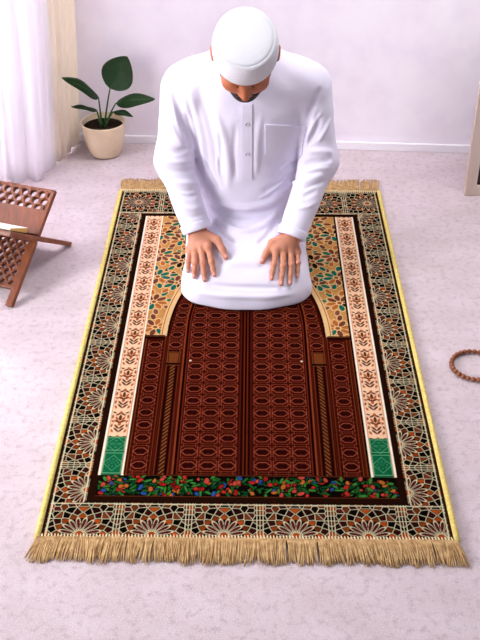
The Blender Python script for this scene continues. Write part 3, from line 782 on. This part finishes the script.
M_robe = mat('white_cotton', (234, 229, 246), 0.75, 0.15, bump=(700, 0.05, 0.001), sheen=0.05)
RV, RF = surface_nets(robe, (-0.31, 2.235, -0.005), (0.35, 2.97, 0.76), 0.0037)
thobe = mesh_obj('robe', RV, RF, M_robe, person, PBASE)
tag(thobe, 'white long-sleeved robe with button placket')
bvh = BVHTree.FromPolygons([Vector(v) for v in RV], RF.tolist())
def snap(px, py, off):
    d = Vector(ray(px, py)).normalized()
    h = bvh.ray_cast(Vector(EYE), d)
    return h[0], h[1]
def patch(name, fn, nu, nv, thick, m, label=None):
    """cloth patch following the robe surface; fn(s,t) -> pixel of the photograph"""
    top = []
    for j in range(nv):
        for i in range(nu):
            p, n = snap(*fn(i / (nu - 1), j / (nv - 1)), 0)
            top.append((np.array(p), np.array(n)))
    P = np.array([t[0] for t in top]).reshape(nv, nu, 3)
    Nn = np.array([t[1] for t in top]).reshape(nv, nu, 3)
    for _ in range(3):
        for A in (P, Nn):
            B = A.copy(); B[1:-1, 1:-1] = (A[1:-1, 1:-1] * 2 + A[:-2, 1:-1] + A[2:, 1:-1] + A[1:-1, :-2] + A[1:-1, 2:]) / 6; A[:] = B
    Nn /= nrm(Nn)[..., None]
    Vt = (P + Nn * thick).reshape(-1, 3); Vb = (P - Nn * 0.003).reshape(-1, 3); k = nu * nv
    F = []
    for j in range(nv - 1):
        for i in range(nu - 1):
            a = j * nu + i; q = [a, a + 1, a + 1 + nu, a + nu]
            F.append(q[::-1]); F.append([x + k for x in q])
    edge = [i for i in range(nu)] + [j * nu + nu - 1 for j in range(1, nv)] + [(nv - 1) * nu + i for i in range(nu - 2, -1, -1)] + [j * nu for j in range(nv - 2, 0, -1)]
    for a, b in zip(edge, edge[1:] + edge[:1]): F.append([a, b, b + k, a + k])
    o = mesh_obj(name, np.r_[Vt, Vb], F, m, thobe, PBASE)
    import bmesh
    bm = bmesh.new(); bm.from_mesh(o.data); bmesh.ops.recalc_face_normals(bm, faces=bm.faces); bm.to_mesh(o.data); bm.free()
    e = o.modifiers.new('edges', 'EDGE_SPLIT'); e.split_angle = math.radians(50)
    if label: tag(o, label)
    return o
patch('placket', lambda s, t: (242.0 + 10.0 * s, 104 + 75 * t), 6, 40, 0.0030, M_robe)
def pocket_px(s, t):
    y = 125 + 34.5 * t; inset = 5 * max(0, (t - 0.82) / 0.18) ** 2
    return (265.0 + inset + (40.5 - 2 * inset - 4 * t) * s, y + 1.5 * s)
patch('chest_pocket', pocket_px, 26, 22, 0.0036, M_robe)
patch('pocket_hem', lambda s, t: (264.6 + 41.0 * s, 124.3 + 4.2 * t + 1.5 * s), 26, 4, 0.0042, M_robe)
M_btn = mat('pearl_button', (214, 206, 222), 0.3, 0.5)
for (x, y) in ((247, 124), (247, 153.5)):
    p, n = snap(x, y, 0); n = Vector(n); b = MB()
    Mq = n.to_track_quat('Z', 'Y').to_matrix()
    b.lathe([(0.0, 0.0022), (0.0040, 0.0022), (0.0045, 0.0042), (0.0053, 0.0046), (0.0058, 0.0036), (0.0056, 0.0016)][::-1] , p + n * 0.001, 20, Mq)
    b.obj('button', M_btn, thobe, PBASE)
# cuffs: a stitched band round each sleeve end
for s in (-1, 1):
    d = Vector((WR[s] - EL[s])).normalized(); Mq = d.to_track_quat('Z', 'Y').to_matrix(); b = MB()
    r = 0.0425
    b.lathe([(r - 0.0058, -0.004), (r - 0.005, 0.0), (r - 0.001, 0.0008), (r + 0.0016, -0.0004), (r + 0.0022, -0.004), (r + 0.0046, -0.024), (r + 0.0032, -0.026), (r - 0.004, -0.0255)], WR[s], 40, Mq)
    o = b.obj('cuff', M_robe, thobe, PBASE)
# collar band
b = MB(); ax = (Vector((CX, 2.56, 0.80)) - Vector((CX, 2.62, 0.665))).normalized(); Mq = ax.to_track_quat('Z', 'Y').to_matrix()
b.lathe([(0.060, -0.015), (0.0595, 0.020), (0.0612, 0.0225), (0.0635, 0.020), (0.066, -0.015)], Vector((CX, 2.605, 0.690)), 48, Mq)
b.obj('collar', M_robe, thobe, PBASE)
# hair and beard: thin shells on the head
M_hair = mat('black_hair', (30, 21, 19), 0.7, 0.3, noise=(300, (48, 34, 28), 2), bump=(700, 0.5, 0.002))
def hair_f(P):
    Q = (P - HC) @ RH / HS; aq = np.c_[np.abs(Q[:, 0]), Q[:, 1], Q[:, 2]]
    d = head_local(Q) - 0.0030
    reg = smax(Q[:, 1] - 0.022, -0.050 - Q[:, 2] + np.maximum(Q[:, 1] + 0.04, 0) * 0.3, 0.01)
    reg = smax(reg, -(s_ell(aq, (0.093, -0.016, 0.0), (0.024, 0.027, 0.040))), 0.004)
    return smax(d, reg, 0.003)
HV, HF = surface_nets(hair_f, HC - 0.16, HC + 0.16, 0.003); mesh_obj('hair', HV, HF, M_hair, person, PBASE)
def beard_f(P):
    Q = (P - HC) @ RH / HS; aq = np.c_[np.abs(Q[:, 0]), Q[:, 1], Q[:, 2]]
    d = head_local(Q) - 0.0036
    jaw = s_ell(aq, (0.0, 0.036, -0.100), (0.085, 0.080, 0.050))
    side = s_caps(aq, (0.068, 0.020, 0.01), (0.058, 0.030, -0.07), 0.010, 0.020)
    mo = s_caps(aq, (0.004, 0.096, -0.051), (0.030, 0.080, -0.062), 0.006, 0.006)
    reg = np.minimum(np.minimum(jaw, side), mo)
    reg = smax(reg, -s_caps(aq, (0, 0.09, -0.066), (0.016, 0.085, -0.066), 0.006, 0.004), 0.003)
    return smax(d, reg, 0.003)
HV, HF = surface_nets(beard_f, HC - 0.16, HC + 0.16, 0.0028); mesh_obj('beard', HV, HF, M_hair, person, PBASE)
# cap
M_cap = mat('knitted_cap', (226, 226, 232), 0.85, 0.1, bump=(420, 0.5, 0.003))
prof = []
zb, zt = 0.035, 0.128
prof = [(0.0885, zb + 0.012), (0.0885, zb + 0.001), (0.0905, zb), (0.0925, zb + 0.002), (0.0932, zb + 0.008)]
for t in np.linspace(0.1, 1, 14): prof.append((0.0932 + 0.0010 * math.sin(t * 3.1) - 0.005 * t ** 3 + 0.0005 * math.sin(t * 60), zb + 0.008 + t * 0.067))
r0 = prof[-1][0]
for a in np.linspace(0.25, 1.4, 7): prof.append((r0 - 0.010 * (1 - math.cos(a)), zb + 0.075 + 0.001 + 0.011 * math.sin(a)))
rl, zl = prof[-1]
prof.append((rl - 0.003, zl - 0.0006))
for t in np.linspace(0.1, 1, 12): prof.append(((rl - 0.003) * math.cos(t * math.pi / 2) if t < 1 else 0.0, zl + 0.009 * math.sin(t * math.pi / 2)))
b = MB(); Mh = Matrix([[RH[i, j] for j in range(3)] for i in range(3)]) @ Matrix.Diagonal((0.945, 1.045, 0.95))
tilt = Matrix.Rotation(math.radians(-4), 3, 'X')
b.lathe(prof, h2w((0, 0.001, 0.0)), 64, Mh @ tilt)
cap = b.obj('cap', M_cap, person, PBASE); tag(cap, 'white knitted round cap with stitched band')
import bmesh
for o in (cap,):
    bm = bmesh.new(); bm.from_mesh(o.data); bmesh.ops.remove_doubles(bm, verts=bm.verts, dist=1e-5); bmesh.ops.recalc_face_normals(bm, faces=bm.faces); bm.to_mesh(o.data); bm.free()

# ------------------------------------------------------------------ potted plant
pc = ground(106, 154); pc[2] = 0
plant = thing('potted_plant', 'small green leafy plant in a cream pot beside the curtain', 'plant', tuple(pc))
M_pot = mat('cream_ceramic', (228, 208, 178), 0.35, 0.4, noise=(14, (220, 199, 166), 2))
M_soil = mat('soil', (30, 22, 18), 0.95, 0.05, noise=(120, (52, 38, 28), 3), bump=(160, 0.9, 0.006))
M_leaf = mat('leaf_green', (16, 46, 12), 0.45, 0.22, noise=(30, (22, 54, 16), 3), coat=0.0)
M_stem = mat('stem_green', (46, 86, 40), 0.5, 0.3)
k = 1.0; b = MB()
prof = [(0.0, 0.001), (0.045, 0.001), (0.055, 0.004), (0.063, 0.018), (0.073, 0.05), (0.081, 0.09), (0.0855, 0.125), (0.087, 0.136), (0.0865, 0.140), (0.084, 0.1415), (0.0815, 0.1395), (0.080, 0.130), (0.078, 0.112), (0.0, 0.112)]
b.lathe(prof, pc, 56); b.obj('pot', M_pot, plant, pc)
b = MB(); pr = [(0.0782, 0.113), (0.0786, 0.119)] + [(0.0786 * (1 - t), 0.121 + 0.004 * math.sin(t * 5)) for t in np.linspace(0.15, 1, 8)]
b.lathe(pr, pc, 40); b.obj('soil', M_soil, plant, pc)
def leaf(root, base, tip, width, normal, bend, cup, stem_from):
    base = np.array(base); tip = np.array(tip); ax = tip - base; Ln = np.linalg.norm(ax); ax /= Ln
    n = np.array(normal, float); n -= ax * (n @ ax); n /= np.linalg.norm(n); sd = np.cross(ax, n)
    nu_, nv_ = 15, 26; Vv = []
    for j in range(nv_):
        t = j / (nv_ - 1)
        w = width * (math.sin(math.pi * min(1, t ** 0.80)) ** 0.72) * (1.0 - 0.12 * t) if 0 < t < 1 else 0.0005
        for i in range(nu_):
            s = -1 + 2 * i / (nu_ - 1)
            vein = 0.0012 * math.sin((t * 9 - abs(s) * 2.2) * 2 * math.pi) * (1 - abs(s) ** 4) * min(1, w / width)
            rib = -0.003 * math.exp(-(s * 7) ** 2)
            p = base + ax * (Ln * t) + sd * (w * s) + n * (bend * math.sin(math.pi * t) + cup * w * s * s / max(width, 1e-6) + vein + rib + 0.002 * math.sin(t * 8 + s * 3))
            Vv.append(p)
    F = np.array([(j * nu_ + i, j * nu_ + i + 1, (j + 1) * nu_ + i + 1, (j + 1) * nu_ + i) for j in range(nv_ - 1) for i in range(nu_ - 1)])
    o = mesh_obj('leaf', Vv, F, M_leaf, plant, pc); md = o.modifiers.new('thickness', 'SOLIDIFY'); md.thickness = 0.0012
    st = MB(); a = np.array(stem_from); mid = (a + base) / 2 + (np.array([0, 0, 0.012]))
    pts = [(1 - t) ** 2 * a + 2 * t * (1 - t) * mid + t * t * base for t in np.linspace(0, 1, 9)]
    st.tube(pts, list(np.linspace(0.0042, 0.0024, 9)), 8)
    rib = [base + ax * (Ln * t) + n * (bend * math.sin(math.pi * t) - 0.0035) for t in np.linspace(0, 0.9, 12)]
    st.tube(rib, list(np.linspace(0.0022, 0.0006, 12)), 6)
    st.obj('stem', M_stem, plant, pc)
Y0 = pc[1]; soil = pc + np.array([0, 0, 0.118])
A = lambda x, y, d=0.0: at_depth(x, y, Y0 + d)
vd = np.array([0, -0.88, 0.47])
leaf(plant, A(110, 88.5), A(127, 56.5, 0.02), 0.068, vd + np.array([-0.1, 0, 0]), -0.008, 0.006, soil + np.array([0.004, 0, 0]))
leaf(plant, A(98.5, 97.5), A(62, 77.5, -0.17), 0.030, (0.35, -0.55, 0.72), 0.014, -0.006, soil + np.array([-0.006, 0.004, 0]))
leaf(plant, A(116, 103), A(155, 99.0, -0.05), 0.031, (0.0, -0.62, 0.78), 0.012, -0.006, soil + np.array([0.008, 0.0, 0]))
leaf(plant, A(96.5, 110), A(71.5, 106.5, -0.12), 0.017, (0.1, -0.50, 0.86), 0.006, -0.004, soil + np.array([-0.008, -0.006, 0]))
leaf(plant, A(113.5, 111.5), A(133, 116.5, -0.04), 0.016, (0.1, -0.50, 0.86), 0.010, -0.004, soil + np.array([0.008, -0.008, 0]))

# ------------------------------------------------------------------ carved folding book stand
M_wood = mat('walnut_wood', (132, 71, 39), 0.42, 0.35, noise=(18, (98, 50, 27), 5, 0.3, 0.7, (6, 1, 1)))
af = ground(13, 309); bf = ground(72, 246); af[2] = bf[2] = 0
hdir = (bf - af); span = np.linalg.norm(hdir); hdir /= span
pax = np.array([-hdir[1], hdir[0], 0])             # along the pivot, away to the left
piv_h = 0.132; BWID = 0.235; TH = 0.016
stand = thing('book_stand', 'folding carved brown wooden book stand standing on the carpet', 'stand', tuple((af + bf) / 2 + pax * BWID / 2))
def board(foot, dirn, length, lower):
    """2D: s across (0..BWID, from the near right edge), t along the board from the foot"""
    slope = np.array([dirn[0] * span / 2, dirn[1] * span / 2, piv_h]); slope /= np.linalg.norm(slope)
    nn = np.cross(pax, slope); nn /= np.linalg.norm(nn)
    tp = math.hypot(span / 2, piv_h)
    lift = TH / 2 * abs(nn[2]) / 1.0
    def f(P):
        s, t, z = P[:, 0], P[:, 1], P[:, 2]
        d = np.maximum(np.abs(s - BWID / 2) - BWID / 2, np.abs(t - length / 2) - length / 2)
        d = np.maximum(d, -np.maximum(np.abs(s - BWID / 2) - (BWID / 2 - 0.024), t - 0.055))        # legs
        # the two boards interlock: alternating slots at the pivot
        k = np.floor(s / (BWID / 5)); slot = (k % 2 == (0 if lower else 1))
        d = np.maximum(d, -np.where(slot, np.abs(t - tp) - 0.0095, 1.0))
        # diamond lattice below the pivot
        inn = np.maximum(np.abs(s - BWID / 2) - (BWID / 2 - 0.026), np.abs(t - (0.068 + tp - 0.014) / 2) - (tp - 0.014 - 0.068) / 2)
        a = (s - BWID / 2) / 0.029; bq = t / 0.036
        dx = np.abs(a - np.round(a)) ; dy = np.abs(bq - np.round(bq))
        a2 = a + 0.5; b2 = bq + 0.5; dx2 = np.abs(a2 - np.round(a2)); dy2 = np.abs(b2 - np.round(b2))
        dia = np.minimum(dx + dy, dx2 + dy2) - 0.33
        d = np.maximum(d, -np.maximum(dia * 0.028, inn))
        # petal lattice near the top
        inn2 = np.maximum(np.abs(s - BWID / 2) - (BWID / 2 - 0.014), np.abs(t - (length - 0.042)) - 0.032)
        a = (s - BWID / 2) / 0.031; bq = (t - length) / 0.023; row = np.round(bq); a = a + 0.5 * (row % 2)
        rr = np.hypot((a - np.round(a)) * 0.031, (bq - row) * 0.023) - 0.0105
        rr2 = np.maximum(rr, -(np.hypot((a - np.round(a)) * 0.031, (bq - row) * 0.023 + 0.006) - 0.0048))
        d = np.maximum(d, -np.maximum(rr, inn2))
        return smax(d, np.abs(z) - TH / 2, 0.003)
    V_, F_ = surface_nets(f, (-0.01, -0.01, -0.012), (BWID + 0.01, length + 0.01, 0.012), 0.0016)
    W = foot + np.array([0, 0, lift]) + V_[:, :1] * pax + V_[:, 1:2] * slope + V_[:, 2:] * nn
    return mesh_obj('board', W, F_, M_wood, stand, stand.location), slope, nn
bA, slA, nA = board(af, hdir, 0.405, True)
bB, slB, nB = board(bf, -hdir, 0.405, False)
pv = (af + bf) / 2 + np.array([0, 0, piv_h + 0.005])
b = MB(); b.tube([pv - pax * 0.003, pv + pax * (BWID + 0.003)], 0.0042, 12); b.obj('hinge_pin', M_wood, stand, stand.location)
# open book lying in the cradle
bk0 = pv + np.array([0, 0, 0.0])
M_page = mat('cream_paper', (250, 244, 228), 0.8, 0.1, noise=(200, (240, 230, 206), 2))
M_cover = mat('dark_cover', (40, 24, 18), 0.5, 0.3)
M_gilt = mat('gilt_edge', (206, 166, 84), 0.4, 0.5)
bdir = slB - nB * 0.0                               # up along the near board
inw = nB if nB[2] > 0 else -nB
bw, bl = 0.105, 0.155
tl = 0.30                                          # book sits a little flatter than the board
e1 = slB * math.cos(tl) - inw * math.sin(tl) * 0; e1 = slB / np.linalg.norm(slB)
o0 = pv + slB * 0.022 + inw * (TH / 2 + 0.0015) + pax * 0.030
book = thing('book', 'open cream-paged book resting on the carved wooden stand', 'book', tuple(o0 + pax * bl / 2))
def slab(name, a0, a1, z0, z1, s0, s1, m, wedge=0.0, M2=None):
    V_ = []
    for (aa, zz) in ((a0, z0), (a1, z0), (a1, z1 * 1.0), (a0, z1 + wedge)):
        for ss_ in (s0, s1): V_.append(o0 + slB * aa + inw * zz + pax * ss_)
    F_ = [(0, 1, 3, 2), (2, 3, 5, 4), (4, 5, 7, 6), (6, 7, 1, 0), (0, 2, 4, 6), (1, 7, 5, 3)]
    o = mesh_obj(name, V_, F_, m, book, book.location, smooth=False)
    bm = bmesh.new(); bm.from_mesh(o.data); bmesh.ops.recalc_face_normals(bm, faces=bm.faces); bm.to_mesh(o.data); bm.free(); return o
slab('cover', 0.0, bw + 0.004, 0.0, 0.003, -0.003, bl + 0.003, M_cover)
slab('page_block', 0.002, bw, 0.0032, 0.010, 0.0, bl, M_page, wedge=0.010)
slab('gilt_edge', 0.003, bw + 0.0006, 0.0034, 0.0094, -0.0008, -0.0001, M_gilt, wedge=0.0095)

# ------------------------------------------------------------------ prayer beads
bc = np.array([0.6605, 2.031, 0.0]); br = 0.0655; bd = 0.0140
beads = thing('prayer_beads', 'loop of round brown wooden prayer beads lying on the carpet', 'beads', tuple(bc))
M_bead = mat('brown_bead', (146, 80, 36), 0.3, 0.5, noise=(60, (112, 56, 26), 3))
M_cord = mat('dark_cord', (60, 34, 24), 0.9, 0.1)
b = MB(); b.tube([bc + np.array([br * math.cos(a), br * math.sin(a) * 0.97, bd / 2 + 0.001]) for a in np.linspace(0, 2 * math.pi, 80)], 0.0012, 6, False); b.obj('cord', M_cord, beads, bc)
b = MB(); b.lathe([(0.0008, -bd * 0.5), (0.0022, -bd * 0.485)] + [(bd * 0.5 * math.cos(a), bd * 0.5 * math.sin(a)) for a in np.linspace(-1.15, 1.15, 13)] + [(0.0022, bd * 0.485), (0.0008, bd * 0.5)], (0, 0, 0), 24)
proto = None
for i in range(29):
    a = 2 * math.pi * (i + 0.5) / 29
    if proto is None: o = proto = b.obj('bead', M_bead, beads, (0, 0, 0))
    else: o = proto.copy(); C.objects.link(o); o.parent = beads
    o.location = (br * math.cos(a), br * math.sin(a) * 0.97, bd / 2 + 0.001)
    o.rotation_euler = (math.pi / 2, random.uniform(0, 3), 0); o.rotation_euler = (math.pi / 2, 0, a)

# ------------------------------------------------------------------ framed mirror standing on the floor at the right
M_ash = mat('pale_wood', (226, 208, 194), 0.5, 0.3, noise=(22, (208, 186, 170), 4, 0.35, 0.65, (1, 1, 0.15)))
M_dark = mat('dark_liner', (46, 30, 26), 0.6, 0.2)
M_mir = mat('smoky_mirror', (150, 142, 142), 0.08, 0.5); M_mir.node_tree.nodes['Principled BSDF'].inputs['Metallic'].default_value = 0.9
mc = ground(464, 196); mc[2] = 0; FW, FH, FT, FD_ = 0.46, 1.15, 0.041, 0.026
mir = thing('floor_mirror', 'pale wood framed mirror standing on the floor at the right edge', 'mirror', tuple(mc + np.array([FW / 2, 0, 0])))
Rm = Matrix.Rotation(math.radians(-2), 3, 'Z') @ Matrix.Rotation(math.radians(-3), 3, 'X')
def mbox(name, x, y, z, sx, sy, sz, m, bev=0.003):
    b = MB(); c = Rm @ Vector((x, y, z)); b.box(np.array(mc) + np.array(c) + np.array([0, 0, 0.001]), (sx, sy, sz), Rm, bev); return b.obj(name, m, mir, mir.location, False)
mbox('frame_stile', FT / 2, FD_ / 2, FH / 2, FT, FD_, FH, M_ash); mbox('frame_stile', FW - FT / 2, FD_ / 2, FH / 2, FT, FD_, FH, M_ash)
mbox('frame_rail', FW / 2, FD_ / 2, FT / 2, FW - 2 * FT, FD_, FT, M_ash); mbox('frame_rail', FW / 2, FD_ / 2, FH - FT / 2, FW - 2 * FT, FD_, FT, M_ash)
b = MB()
for (x, z, sx, sz) in ((FT + 0.005, FH / 2, 0.010, FH - 2 * FT), (FW - FT - 0.005, FH / 2, 0.010, FH - 2 * FT), (FW / 2, FT + 0.005, FW - 2 * FT - 0.02, 0.010), (FW / 2, FH - FT - 0.005, FW - 2 * FT - 0.02, 0.010)):
    c = Rm @ Vector((x, FD_ * 0.55, z)); b.box(np.array(mc) + np.array(c), (sx, 0.012, sz), Rm)
b.obj('liner', M_dark, mir, mir.location, False)
mbox('mirror_glass', FW / 2, FD_ * 0.62, FH / 2, FW - 2 * FT - 0.004, 0.006, FH - 2 * FT - 0.004, M_mir, 0)
b = MB(); p0 = np.array(mc) + np.array(Rm @ Vector((FW / 2, FD_, FH * 0.72))); p1 = np.array([p0[0] + 0.01, p0[1] + 0.20, 0.008])
b.tube([p0, p1], 0.008, 8); b.obj('rear_strut', M_ash, mir, mir.location)
